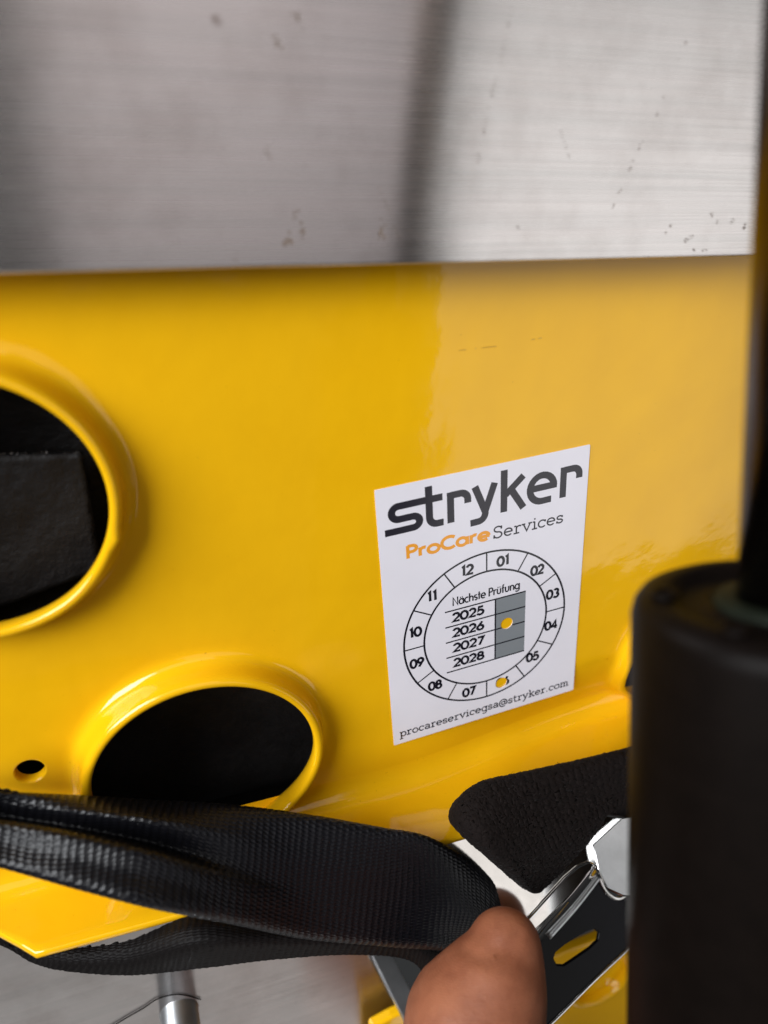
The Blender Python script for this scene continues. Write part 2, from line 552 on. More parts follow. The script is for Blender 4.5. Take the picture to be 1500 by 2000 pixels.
wire = tube('thin_wire', [(-65.17, -3.25, -122.92), (-59.93, -3.25, -120.56), (-55.30, -3.25, -118.80), (-51.76, -3.25, -117.15), (-47.35, -3.25, -118.04), (-42.95, -3.25, -122.37)], 0.14, 'rubber')
tag(wire, 'thin black wire curling over the steel pin', 'wire')

# ------------------------------------------------------------------ black bag seen through the holes
vs, fs = [], []
nx, nz = 120, 90
for j in range(nz + 1):
    for i in range(nx + 1):
        x, z = -150 + 300 * i / nx, -100 + 220 * j / nz
        y = 17 + 3.0 * noise.noise(Vector((x * 0.03, z * 0.03, 1))) + 1.2 * noise.noise(Vector((x * 0.1, z * 0.1, 4))) + 10 * (z < -85)
        vs.append((x, y, z))
for j in range(nz):
    for i in range(nx):
        a = j * (nx + 1) + i
        fs.append((a, a + 1, a + nx + 2, a + nx + 1))
n0 = len(vs)
vs += [(-150, 60, -100), (150, 60, -100), (150, 60, 120), (-150, 60, 120)]
fs += [(n0, n0 + 3, n0 + 2, n0 + 1)]
bag = build('black_bag', vs, fs, 'bag')
tag(bag, 'black fabric bag behind the round holes of the yellow panel', 'bag')
# flat pocket patch with a worn stitched hem
pv, pf = [], []
A, B, Cc, D = [Vector(p) for p in ((-72.00, 10.00, 11.73), (-48.05, 10.00, 9.81), (-48.45, 11.00, -12.94), (-79.76, 11.00, -20.99))]
for j in range(25):
    for i in range(25):
        u, v = i / 24, j / 24
        p = A.lerp(B, u).lerp(D.lerp(Cc, u), v)
        p.y += 0.5 * noise.noise(Vector((p.x * 0.15, p.z * 0.15, 9)))
        pv.append(p)
for j in range(24):
    for i in range(24):
        a = j * 25 + i
        pf.append((a, a + 1, a + 26, a + 25))
pocket = build('pocket_flap', pv, pf, 'bag', bag)
pocket.modifiers.new('thick', 'SOLIDIFY').thickness = 0.0012
hv, hf = [], []
for k in range(90):
    u = k / 90 + random.uniform(-0.003, 0.003)
    if random.random() < 0.35: continue
    p = A.lerp(B, u) + Vector((0, -0.9, random.uniform(-0.1, 0.25)))
    w, h = random.uniform(0.1, 0.45), random.uniform(0.08, 0.3)
    n0 = len(hv)
    hv += [p, p + Vector((w, 0, 0.05)), p + Vector((w * 0.7, -0.1, h)), p + Vector((0.05, -0.1, h * 0.8))]
    hf.append((n0, n0 + 1, n0 + 2, n0 + 3))
build('hem_stitching', hv, hf, 'thread', bag, False)

# ------------------------------------------------------------------ label: stroke lettering
def arc(cx, cy, rx, ry, a0, a1, n=None):
    n = n or max(4, int(abs(a1 - a0) / 14))
    return [(cx + rx * math.cos(R(a0 + (a1 - a0) * k / n)), cy + ry * math.sin(R(a0 + (a1 - a0) * k / n))) for k in range(n + 1)]


def ribbon(pts, w):
    """Quads of a polyline stroke of width w with mitred joints."""
    p = [Vector(q) for q in pts]
    p = [q for i, q in enumerate(p) if i == 0 or (q - p[i - 1]).length > 0.02]
    closed = (p[0] - p[-1]).length < 1e-3
    if closed: p = p[:-1]
    n = len(p)
    L_, R_ = [], []
    for i in range(n):
        a = p[i - 1] if (i > 0 or closed) else None
        b = p[(i + 1) % n] if (i < n - 1 or closed) else None
        d1 = (p[i] - a).normalized() if a is not None else (b - p[i]).normalized()
        d2 = (b - p[i]).normalized() if b is not None else d1
        n1, n2 = Vector((-d1.y, d1.x)), Vector((-d2.y, d2.x))
        m = n1 + n2
        if m.length < 0.4: m = n1
        else:
            m.normalize()
            m = m / max(0.5, m.dot(n1))
        L_.append(p[i] + m * w / 2)
        R_.append(p[i] - m * w / 2)
    q = []
    for i in range(n if closed else n - 1):
        j = (i + 1) % n
        q.append([R_[i], R_[j], L_[j], L_[i]])
    return q


# geometric sans: cap height 1, x height 0.66; every glyph = (advance, [strokes])
SANS = {
    '0': (0.74, [arc(.33, .5, .30, .46, 90, 450)]),
    '1': (0.50, [[(.27, 0), (.27, .96), (.10, .84)]]),
    '2': (0.70, [arc(.31, .68, .26, .28, 165, -38) + [(.05, .045), (.62, .045)]]),
    '3': (0.68, [arc(.29, .73, .22, .23, 150, -90), arc(.29, .275, .26, .235, 90, -155)]),
    '4': (0.76, [[(.50, 0), (.50, .93), (.06, .27), (.70, .27)]]),
    '5': (0.70, [[(.57, .955), (.20, .955), (.13, .54)] + arc(.29, .325, .29, .28, 118, -155)]),
    '6': (0.72, [arc(.32, .31, .27, .265, 90, 450), [(.50, 1.0), (.10, .42)]]),
    '7': (0.66, [[(.04, .955), (.56, .955), (.18, 0)]]),
    '8': (0.72, [arc(.33, .74, .21, .215, 90, 450), arc(.33, .28, .27, .235, 90, 450)]),
    '9': (0.72, [arc(.34, .69, .27, .265, 90, 450), [(.16, 0), (.56, .58)]]),
    'P': (0.66, [[(.09, 0), (.09, 1.0)], [(.09, .95), (.32, .95)] + arc(.34, .72, .22, .23, 90, -90) + [(.09, .49)]]),
    'r': (0.46, [[(.09, 0), (.09, .66)], [(.09, .36)] + arc(.31, .38, .22, .22, 165, 65)]),
    'o': (0.76, [arc(.37, .32, .30, .295, 90, 450)]),
    'C': (0.86, [arc(.50, .5, .43, .455, 48, 312)]),
    'a': (0.76, [arc(.34, .32, .28, .295, 90, 450), [(.64, 0), (.64, .66)]]),
    'e': (0.74, [[(.10, .31), (.69, .31)], arc(.36, .32, .29, .295, 0, 312)]),
    'N': (0.86, [[(.09, 0), (.09, .97), (.70, .03), (.70, 1)]]),
    'c': (0.62, [arc(.36, .32, .29, .295, 52, 308)]),
    'h': (0.70, [[(.09, 0), (.09, 1.02)], [(.09, .36)] + arc(.33, .37, .22, .24, 170, 0) + [(.55, 0)]]),
    's': (0.52, [arc(.24, .47, .17, .145, 40, 270)[:-1] + arc(.24, .18, .18, .145, 90, -140)]),
    't': (0.40, [[(.19, 0), (.19, .92)], [(.02, .61), (.37, .61)]]),
    'u': (0.72, [[(.10, .66), (.10, .26)] + arc(.33, .27, .23, .235, 180, 360) + [(.56, .66)]]),
    'f': (0.42, [[(.16, 0), (.16, .80)] + arc(.32, .80, .16, .17, 180, 80), [(.02, .61), (.36, .61)]]),
    'n': (0.70, [[(.09, 0), (.09, .66)], [(.09, .36)] + arc(.33, .37, .22, .24, 170, 0) + [(.55, 0)]]),
    'g': (0.76, [arc(.34, .32, .28, .295, 90, 450), [(.64, .66), (.64, -.02)] + arc(.36, -.04, .28, .21, 0, -150)]),
    ' ': (0.36, []),
}
SANS['ä'] = (SANS['a'][0], SANS['a'][1] + [[(.16, .80), (.29, .80)], [(.42, .80), (.55, .80)]])
SANS['ü'] = (SANS['u'][0], SANS['u'][1] + [[(.13, .80), (.26, .80)], [(.40, .80), (.53, .80)]])


def ser(x, y, w=.34):
    return [(x - w / 2, y), (x + w / 2, y)]


# light slab serif: x height 0.66
SLAB = {
    'S': (0.74, [arc(.35, .74, .25, .22, 25, 270)[:-1] + arc(.35, .27, .27, .24, 90, -160), [(.59, .72), (.59, .98)], [(.09, .30), (.09, .02)]]),
    'e': (0.70, [[(.08, .33), (.63, .33)], arc(.335, .32, .265, .29, 0, 318)]),
    'r': (0.58, [[(.20, .02), (.20, .63)], ser(.21, .03, .40), [(.04, .62), (.20, .62)], [(.20, .36)] + arc(.40, .38, .20, .24, 170, 50)]),
    'v': (0.72, [[(.12, .63), (.36, .03), (.60, .63)], ser(.12, .625, .26), ser(.60, .625, .26)]),
    'i': (0.40, [[(.20, .02), (.20, .63)], ser(.20, .03, .38), [(.05, .62), (.20, .62)], [(.20, .80), (.20, .92)]]),
    'c': (0.64, [arc(.34, .32, .265, .29, 40, 318), [(.555, .44), (.555, .62)]]),
    's': (0.58, [arc(.27, .47, .19, .145, 30, 270)[:-1] + arc(.27, .18, .20, .15, 90, -155), [(.45, .46), (.45, .63)], [(.07, .20), (.07, .02)]]),
    'p': (0.76, [[(.18, -.30), (.18, .63)], ser(.18, -.30, .36), [(.03, .62), (.18, .62)], arc(.42, .32, .25, .29, 180, 540)]),
    'o': (0.70, [arc(.34, .32, .275, .29, 90, 450)]),
    'a': (0.68, [arc(.31, .48, .20, .145, 165, 10) + [(.51, .08), (.64, .03)], arc(.28, .19, .20, .16, 30, 330)]),
    'g': (0.74, [arc(.33, .32, .25, .29, 0, 360), [(.70, .62), (.57, .62), (.57, -.10)] + arc(.35, -.10, .22, .20, 0, -150)]),
    '@': (1.06, [arc(.50, .34, .20, .22, 0, 360), [(.70, .58), (.68, .22)] + arc(.80, .24, .12, .12, 190, 330) + arc(.50, .34, .44, .50, -5, 300)]),
    't': (0.50, [[(.18, .88), (.18, .16)] + arc(.32, .16, .14, .13, 180, 330), [(.03, .62), (.44, .62)]]),
    'y': (0.72, [[(.12, .63), (.36, .06)], [(.60, .63), (.34, -.02), (.22, -.28), (.06, -.28)], ser(.12, .625, .26), ser(.60, .625, .26)]),
    'k': (0.74, [[(.18, .02), (.18, .98)], ser(.18, .03, .34), [(.03, .97), (.18, .97)], [(.56, .62), (.20, .28)], [(.32, .40), (.60, .03)], ser(.60, .03, .24), ser(.55, .625, .26)]),
    '.': (0.36, [[(.16, .0), (.16, .13)]]),
    'm': (1.08, [[(.18, .02), (.18, .63)], ser(.18, .03, .32), [(.04, .62), (.18, .62)], [(.18, .38)] + arc(.36, .40, .17, .22, 165, 0) + [(.53, .03)], ser(.54, .03, .28),
                 [(.53, .38)] + arc(.71, .40, .17, .22, 165, 0) + [(.88, .03)], ser(.89, .03, .32)]),
}


def text_quads(font, s, x0, y0, x1, h, w):
    """Set s from x0 to x1 on the baseline y0, letter height h, stroke width w (all mm)."""
    adv = sum(font[c][0] for c in s)
    # optical trim of side bearings
    sx = (x1 - x0) / (adv - 0.08)
    out, x = [], x0 - 0.03 * sx
    for c in s:
        a, strokes = font[c]
        g = []
        for st_ in strokes:
            g += ribbon([(x + px * sx, y0 + py * h) for px, py in st_], w)
        if g:
            out.append(g)
        x += a * sx
    return out


SA = R(4.5)
sticker_m = Matrix(((math.cos(SA), -math.sin(SA), 0, 0), (0, 0, -1, -0.02 * S), (math.sin(SA), math.cos(SA), 0, 0), (0, 0, 0, 1)))
PUNCH = [circle(27.19, -37.82, 1.42, 40), circle(26.05, -53.8, 1.42, 40)]


# white film with two punched holes, real thickness and slightly rounded corners
def rrect(x0, y0, x1, y1, r, n=5):
    o = []
    for cx, cy, a in ((x1 - r, y1 - r, 0), (x0 + r, y1 - r, 90), (x0 + r, y0 + r, 180), (x1 - r, y0 + r, 270)):
        o += [(cx + r * math.cos(R(a + 90 * k / n)), cy + r * math.sin(R(a + 90 * k / n))) for k in range(n + 1)]
    return o


v2, f2 = fill([rrect(0, -62.45, 45, 0, 0.25)], PUNCH)
nv = len(v2)
vs = [(p[0], p[1], 0.13) for p in v2] + [(p[0], p[1], 0.0) for p in v2]
fs = list(f2)
ed = {}
for f in f2:
    for i in range(len(f)):
        e = (f[i], f[(i + 1) % len(f)])
        if (e[1], e[0]) in ed: del ed[(e[1], e[0])]
        else: ed[e] = 1
fs += [(b, a, a + nv, b + nv) for a, b in ed]
sticker = build('inspection_label', vs, fs, 'paper', None, False)
sticker.matrix_world = sticker_m
tag(sticker, 'white inspection sticker with month ring and two punched dots on the yellow panel', 'sticker')


def ink(name, quads, mat='ink', z=0.138, holes=()):
    """quads: one list of quads, or a list of such lists (one per glyph)."""
    groups = quads if isinstance(quads[0][0], list) else [quads]
    vs, fs = [], []
    for g in groups:
        bx = [min(q[0] for p in g for q in p), max(q[0] for p in g for q in p), min(q[1] for p in g for q in p), max(q[1] for p in g for q in p)]
        near = [h for h in holes if not (max(q[0] for q in h) < bx[0] or min(q[0] for q in h) > bx[1] or max(q[1] for q in h) < bx[2] or min(q[1] for q in h) > bx[3])]
        n0 = len(vs)
        if near:
            v, f = fill(g, near)
            vs += [(p[0], p[1], z) for p in v]
            fs += [tuple(i + n0 for i in t) for t in f]
        else:
            k = 0
            for i, q in enumerate(g):                     # strokes of a glyph lie a hair apart where they cross
                if i and (Vector(q[0]) - Vector(g[i - 1][1])).length > 1e-4: k += 1
                n1 = len(vs)
                vs += [(p[0], p[1], z + 0.0015 * k) for p in q]
                fs.append((n1, n1 + 1, n1 + 2, n1 + 3))
    return build(name, vs, fs, mat, sticker, False)


# logo lettering: thick strokes
def smooth_path(p, n=6):
    pv_ = [Vector(q) for q in p]
    return [tuple(cat_rom(pv_, i / n)) for i in range((len(pv_) - 1) * n + 1)]


W_ = 1.46
logo = {
    's': [[(1.40, -9.40), (7.0, -9.40)] + arc(7.1, -8.2, 1.35, 1.20, -85, 85) + [(7.0, -7.0), (4.3, -7.0)] + arc(4.3, -5.63, 1.38, 1.37, 268, 92) + [(4.3, -4.26), (9.9, -4.26)]],
    't': [[(10.48, -1.50), (10.48, -8.1)] + arc(12.0, -8.1, 1.52, 1.58, 180, 265) + [(13.35, -9.70)], [(9.6, -4.26), (13.25, -4.26)]],
    'r': [[(14.86, -3.72), (14.86, -10.28)], [(14.9, -4.40), (16.9, -4.40)] + arc(17.0, -5.9, 1.45, 1.5, 88, 0) + [(18.45, -6.75)]],
    'y': [[(19.95, -3.72), (22.1, -9.4)], [(24.15, -3.72), (22.15, -9.5)] + arc(20.7, -9.75, 1.45, 1.65, -5, -85) + [(18.95, -11.45)]],
    'k': [[(26.17, -1.55), (26.17, -10.63)], [(30.35, -3.55), (26.5, -6.95)], [(27.65, -5.9), (30.5, -10.63)]],
    'e': [[(32.3, -7.05), (37.9, -7.05)], arc(34.55, -7.25, 2.68, 2.85, 0, 275) + [(36.7, -10.06)]],
    'r2': [[(39.32, -3.72), (39.32, -10.42)], [(39.4, -4.40), (41.4, -4.40)] + arc(41.5, -5.9, 1.42, 1.5, 88, 0) + [(42.92, -6.75)]],
}
lq = []
for k, strokes in logo.items():
    lq.append([q for s_ in strokes for q in ribbon(s_, W_)])
tag(ink('logo_lettering', lq, 'darkgrey'), 'bold dark lettering reading stryker')
ink('orange_lettering', text_quads(SANS, 'ProCare', 5.5, -15.95, 23.1, 2.85, 0.72), 'orange')
ink('slab_lettering', text_quads(SLAB, 'Services', 23.9, -16.2, 39.75, 2.75, 0.34), 'darkgrey')

# month ring
RC = (22.457, -37.692)
RO, RI = 18.74, 14.27
for rr in (RO, RI):
    ink('ring_line', ribbon(arc(RC[0], RC[1], rr, rr, 0, 360, 120), 0.44))
for k in range(12):
    a = R(90 - 30 * k)
    d = (math.cos(a), math.sin(a))
    ink('ring_divider', ribbon([(RC[0] + d[0] * (RI + .185), RC[1] + d[1] * (RI + .185)), (RC[0] + d[0] * (RO - .185), RC[1] + d[1] * (RO - .185))], 0.32))
months = [(26.24, -21.85), (34.24, -26.24), (38.22, -33.38), (38.18, -41.64), (33.84, -48.98), (26.47, -53.53), (18.22, -53.58),
          (10.3, -48.97), (6.42, -41.64), (6.41, -33.7), (10.42, -25.97), (18.18, -21.92)]
for k, (x, y) in enumerate(months):
    s_ = '%02d' % (k + 1)
    wd = 2.95 if '1' not in s_ else 2.65
    if s_ == '11': wd = 2.1
    ink('month_number', text_quads(SANS, s_, x - wd / 2, y - 1.12, x + wd / 2, 2.25, 0.60), 'ink', 0.138, PUNCH)

# year table
ink('caption_lettering', text_quads(SANS, 'Nächste Prüfung', 14.8, -29.7, 30.1, 2.05, 0.34))
LY = [-30.81, -34.72, -38.63, -42.63, -46.54]
for i in range(4):
    ink('grey_cell', [[(24.48, LY[i + 1]), (31.58, LY[i + 1]), (31.58, LY[i]), (24.48, LY[i])]], 'grey', 0.134, PUNCH)
tl = []
for y in LY:
    tl += ribbon([(13.0, y), (31.6, y)], 0.34)
tl += ribbon([(24.48, LY[0]), (24.48, LY[-1])], 0.36)
ink('table_lines', tl, 'ink', 0.140, PUNCH)
for i, s_ in enumerate(('2025', '2026', '2027', '2028')):
    ink('year_number', text_quads(SANS, s_, 14.75, LY[i] - 2.88, 21.85, 2.1, 0.58))
ink('address_lettering', text_quads(SLAB, 'procareservicegsa@stryker.com', 1.5, -60.55, 43.5, 2.05, 0.30))


# ------------------------------------------------------------------ webbing straps
def cr_np(p, t):
    """Catmull-Rom through p (n, ...) at the parameters t."""
    n = len(p)
    i = np.minimum(t.astype(int), n - 2)
    f = (t - i).reshape((-1,) + (1,) * (p.ndim - 1))
    a, b, c, d = p[np.maximum(i - 1, 0)], p[i], p[i + 1], p[np.minimum(i + 2, n - 1)]
    return 0.5 * (2 * b + (c - a) * f + (2 * a - 5 * b + 4 * c - d) * f ** 2 + (3 * b - a - 3 * c + d) * f ** 3)


def strap(name, stations, mat, parent=None, du=0.2, dv=0.12, pitch=1.42, row=0.5, amp=0.13, thick=1.1, fuzz=0.0, slant=0.12):
    """Loft through cross-sections (lists of points), woven relief displaced along the normal."""
    st = np.array(stations, float)
    ns, npnt = st.shape[:2]
    mids = st.mean(1)
    L = np.linalg.norm(np.diff(mids, axis=0), axis=1).sum()
    Wd = np.linalg.norm(np.diff(st, axis=1), axis=2).sum(1).max()
    nu, nv = int(L / du), int(Wd / dv)
    g = cr_np(st, np.linspace(0, ns - 1, nu + 1))
    g = cr_np(g.transpose(1, 0, 2), np.linspace(0, npnt - 1, nv + 1)).transpose(1, 0, 2)
    a = np.gradient(g, axis=0)
    b = np.gradient(g, axis=1)
    nn = np.cross(a, b)
    nn /= np.linalg.norm(nn, axis=2, keepdims=True) + 1e-12
    # arc length across each section so that the threads keep their size
    v = np.concatenate([np.zeros((nu + 1, 1)), np.linalg.norm(np.diff(g, axis=1), axis=2).cumsum(1)], 1)
    u = np.concatenate([np.zeros((1, nv + 1)), np.linalg.norm(np.diff(g, axis=0), axis=2).cumsum(0)], 0).mean(1, keepdims=True) + 0 * v
    if amp:
        uu = u + slant * v + 0.04 * np.sin(v * 1.9) + 0.05 * np.sin(u * 0.7 + v * 0.4)
        vv = v + 0.04 * np.sin(u * 1.3)
        k = np.floor(uu / pitch)
        ridge = np.abs(np.sin(math.pi * uu / pitch)) ** 0.7
        thread = np.abs(np.sin(math.pi * (vv / row + 0.5 * (k % 2)))) ** 0.7
        rnd = 0.85 + 0.3 * np.modf(np.abs(np.sin(k * 12.9898 + np.floor(vv / row + 0.5 * (k % 2)) * 78.233) * 43758.5453))[0]
        h = amp * ridge * (0.15 + 0.85 * thread) * rnd
        g = g + nn * h[..., None]
    if fuzz:
        h = np.array([noise.noise(Vector(q) * 1.7) + 0.6 * noise.noise(Vector(q) * 4.1) for q in g.reshape(-1, 3)]).reshape(nu + 1, nv + 1)
        g = g + nn * (fuzz * h)[..., None]
    idx = np.arange((nu + 1) * (nv + 1)).reshape(nu + 1, nv + 1)
    q = np.stack([idx[:-1, :-1], idx[:-1, 1:], idx[1:, 1:], idx[1:, :-1]], -1).reshape(-1, 4)
    me = bpy.data.meshes.new(name)
    me.vertices.add(g.size // 3)
    me.vertices.foreach_set('co', (g * S).ravel())
    me.loops.add(q.size)
    me.loops.foreach_set('vertex_index', q.ravel().astype(np.int32))
    me.polygons.add(len(q))
    me.polygons.foreach_set('loop_start', np.arange(0, q.size, 4, dtype=np.int32))
    me.update(calc_edges=True)
    me.polygons.foreach_set('use_smooth', [True] * len(q))
    me.materials.append(M[mat])
    o = bpy.data.objects.new(name, me)
    col.objects.link(o)
    if parent:
        o.parent = parent
    if thick:
        sd = o.modifiers.new('thick', 'SOLIDIFY')
        sd.thickness = thick * S
        sd.offset = -1
    return o


upper = strap('webbing_strap', [
    [(-78.63, -5.00, -43.92), (-75.81, -12.00, -35.57), (-75.89, -13.00, -36.53), (-76.44, -13.00, -39.02), (-75.29, -17.00, -36.35), (-75.44, -19.00, -38.30), (-75.58, -21.00, -40.19), (-77.17, -17.00, -44.86)],
    [(-70.63, -5.00, -47.57), (-68.35, -12.00, -38.91), (-68.56, -13.00, -40.45), (-69.11, -13.00, -43.27), (-67.96, -18.00, -39.51), (-68.10, -20.50, -41.34), (-68.25, -23.20, -43.27), (-69.55, -19.20, -48.19)],
    [(-58.82, -5.00, -52.63), (-57.33, -12.00, -43.52), (-57.06, -17.00, -42.02), (-57.61, -17.50, -45.52), (-56.88, -23.00, -41.16), (-57.18, -25.90, -43.21), (-57.53, -29.00, -45.54), (-58.40, -25.00, -50.85)],
    [(-45.96, -5.00, -58.41), (-45.33, -12.00, -48.80), (-45.48, -20.50, -44.64), (-46.11, -21.00, -49.65), (-46.01, -26.50, -45.35), (-46.48, -29.30, -47.51), (-47.04, -32.60, -50.03), (-47.42, -28.60, -55.79)],
    [(-32.16, -9.00, -60.69), (-32.50, -16.00, -50.48), (-33.48, -22.00, -50.53), (-34.32, -25.00, -54.99), (-34.73, -27.50, -55.00), (-35.21, -29.50, -57.02), (-35.75, -31.00, -60.78), (-35.56, -26.00, -68.65)],
    [(-18.03, -13.00, -64.40), (-19.23, -19.00, -54.69), (-20.53, -23.50, -59.02), (-21.38, -26.00, -65.16), (-21.72, -27.00, -67.49), (-22.06, -28.00, -69.97), (-22.46, -29.00, -73.87), (-21.68, -25.00, -80.98)],
    [(-2.97, -16.00, -70.57), (-5.24, -21.50, -60.65), (-6.41, -25.00, -66.37), (-7.05, -27.00, -72.97), (-7.37, -28.00, -75.95), (-7.62, -28.80, -78.81), (-7.79, -29.40, -82.47), (-6.15, -25.00, -90.74)],
    [(7.45, -18.00, -75.06), (3.81, -23.00, -65.08), (4.20, -26.00, -73.18), (4.46, -28.00, -78.27), (4.27, -28.80, -81.74), (4.26, -29.20, -85.10), (4.29, -29.60, -89.35), (6.69, -25.00, -98.40)],
    [(19.97, -17.00, -90.93), (15.17, -22.00, -78.42), (13.84, -27.00, -82.16), (13.65, -29.00, -85.00), (13.05, -29.50, -88.05), (13.06, -29.00, -92.83), (13.42, -28.00, -99.49), (16.29, -23.00, -106.35)],
    [(28.28, -19.00, -102.77), (24.65, -23.00, -92.85), (22.57, -27.00, -93.40), (20.32, -29.00, -93.82), (20.01, -29.00, -97.04), (19.69, -29.00, -100.32), (19.46, -28.00, -106.07), (21.97, -24.00, -111.41)],
    [(31.51, -16.00, -110.76), (28.84, -19.00, -103.03), (29.68, -18.00, -111.53), (28.02, -19.00, -114.06), (26.84, -20.00, -115.87), (26.35, -20.00, -119.47), (25.56, -20.00, -122.98), (25.77, -19.00, -122.60)],
], 'webbing', None, 0.17, 0.1, 1.42, 0.72, 0.17)
tag(upper, 'black woven strap folded along its length, running from the left edge to the thumb', 'strap')
lower = strap('webbing_strap', [
    [(-85.21, -4.60, -73.47), (-85.32, -5.20, -74.34), (-85.45, -5.60, -75.19), (-85.93, -5.00, -76.96)],
    [(-76.54, -5.00, -77.84), (-76.65, -6.00, -78.82), (-76.83, -6.60, -80.00), (-77.48, -5.60, -82.91)],
    [(-71.97, -6.50, -82.80), (-72.01, -7.60, -83.38), (-72.20, -8.20, -84.59), (-72.91, -7.00, -88.17)],
    [(-65.21, -11.00, -81.60), (-65.35, -12.50, -81.52), (-65.82, -13.00, -83.31), (-67.00, -11.00, -87.99)],
    [(-54.31, -15.50, -78.77), (-54.46, -17.50, -79.16), (-54.60, -18.00, -82.13), (-55.26, -15.00, -89.53)],
    [(-40.89, -18.00, -73.86), (-41.27, -22.00, -72.66), (-41.49, -24.00, -75.13), (-41.92, -20.00, -86.91)],
    [(-25.31, -19.00, -80.40), (-26.10, -23.00, -78.45), (-26.63, -25.00, -79.95), (-26.25, -21.00, -90.38)],
    [(-9.79, -20.00, -87.78), (-11.06, -24.00, -84.96), (-11.71, -26.00, -85.81), (-10.47, -22.00, -95.53)],
    [(1.71, -20.00, -93.95), (0.07, -24.00, -91.05), (-0.45, -26.00, -92.12), (1.82, -22.00, -104.12)],
    [(11.61, -20.00, -99.42), (9.85, -24.00, -99.99), (7.93, -26.00, -103.12), (7.90, -22.00, -118.34)],
    [(22.26, -20.00, -106.22), (20.46, -24.00, -108.80), (18.59, -26.00, -114.11), (19.29, -22.00, -132.58)],
], 'webbing_dull', None, 0.25, 0.14, 1.42, 0.5, 0.16)
tag(lower, 'slack loop of black strap hanging below the folded strap at lower left', 'strap')

# ------------------------------------------------------------------ buckle
tongue = plate('tongue_plate', [(9.04, -11.98, -80.93), (15.50, -10.75, -77.09), (29.11, -13.49, -73.17), (52.62, -27.23, -73.45), (47.26, -37.08, -83.56), (43.08, -35.28, -84.01), (40.69, -33.15, -83.42), (40.40, -30.03, -81.10), (38.79, -28.53, -80.64), (24.73, -31.10, -88.92), (20.02, -31.37, -91.23), (16.14, -24.30, -87.42)], 2.2, 'chrome', None, 0.7)
tag(tongue, 'flat chromed buckle tongue plate between the two black straps', 'buckle')
end = tube('rolled_bar', [(9.28, -12.59, -81.30), (14.16, -11.70, -78.43), (20.03, -12.06, -76.10)], 1.5, 'chrome', tongue, 12)
plate('bright_patch_plate', [(38.17, -29.59, -73.01), (45.52, -28.11, -69.90), (51.57, -29.29, -69.36), (45.76, -39.70, -79.58), (40.72, -37.75, -79.22), (38.20, -35.90, -78.30), (37.59, -33.03, -76.04)], 0.8, 'satin', tongue, None)  # added plate, tilted to the overhead fill for a pale reflection
buckle = empty('buckle_body', (41.88, -30.00, -107.20))
tag(buckle, 'dark metal buckle with an oblong slot beside the thumb', 'buckle')


def child(o, par):
    o.parent = par
    o.matrix_parent_inverse = Matrix.Translation(-par.location)
    return o


slot = [(32.26, -30.60, -105.54), (33.10, -29.91, -104.80), (36.16, -29.14, -104.54), (42.21, -28.07, -104.62), (44.27, -27.90, -104.92), (45.44, -28.45, -105.99), (44.75, -29.32, -107.00), (42.43, -30.04, -107.40), (36.60, -31.23, -107.53), (34.51, -31.62, -107.53), (32.72, -31.40, -106.76)]
child(plate('face_plate', [(31.53, -27.36, -100.88), (48.05, -21.03, -96.42), (49.65, -23.83, -100.70), (53.34, -24.76, -102.93), (63.05, -24.52, -105.12), (60.86, -28.85, -110.52), (53.24, -31.07, -111.62), (29.49, -37.83, -114.80), (22.94, -39.45, -115.33), (19.06, -36.63, -110.44), (23.69, -31.59, -104.69)], 0.9, 'blackmetal', None, 0.25, [slot]), buckle)
child(plate('top_strip', [(22.52, -31.70, -87.09), (32.62, -29.30, -80.94), (35.83, -28.93, -79.27), (38.28, -29.19, -78.40), (39.03, -30.01, -78.68), (38.05, -30.55, -79.50), (32.16, -32.13, -83.22), (25.37, -33.39, -87.10), (22.70, -33.77, -88.54)], 1.2, 'chrome', None, 0.3), buckle)
A0, A1, A2 = Vector((25.37, -33.39, -87.10)), Vector((32.16, -32.13, -83.22)), Vector((38.63, -30.32, -79.08))
B0, B1, B2 = Vector((31.68, -27.63, -101.29)), Vector((40.18, -24.51, -99.19)), Vector((48.67, -20.93, -96.45))
sec = []
for a_, b_ in ((A0 + (A0 - A1) * 0.4, B0 + (B0 - B1) * 0.4), (A0, B0), (A1, B1), (A2, B2)):
    up = Vector((0.1, -0.8, 0.55)) * 0.9
    sec.append([a_, a_.lerp(b_, 0.2) + up * 0.6, a_.lerp(b_, 0.5) + up, a_.lerp(b_, 0.8) + up * 0.7, b_])
child(strap('bent_top_edge', sec, 'chrome', None, 0.5, 0.2, amp=0, thick=0.5), buckle)
child(tube('bright_front_edge', [B0 + Vector((-0.2, -1, 0.6)), B1 + Vector((-0.2, -1, 0.6)), B2 + Vector((-0.2, -1, 0.6))], 0.55, 'satin', None, 10), buckle)
child(tube('bright_lower_edge', [(58.54, -29.48, -110.80), (53.36, -30.82, -111.30), (41.36, -34.15, -112.80), (29.54, -37.71, -114.65), (22.89, -39.56, -115.48)], 0.42, 'chrome', None, 10), buckle)
child(tube('notch_edge', [(48.48, -20.11, -95.26), (48.68, -21.54, -97.29), (49.83, -23.44, -100.21), (52.46, -24.43, -102.25), (55.14, -24.13, -102.53), (58.06, -23.71, -102.71)], 0.6, 'chrome', None, 10), buckle)

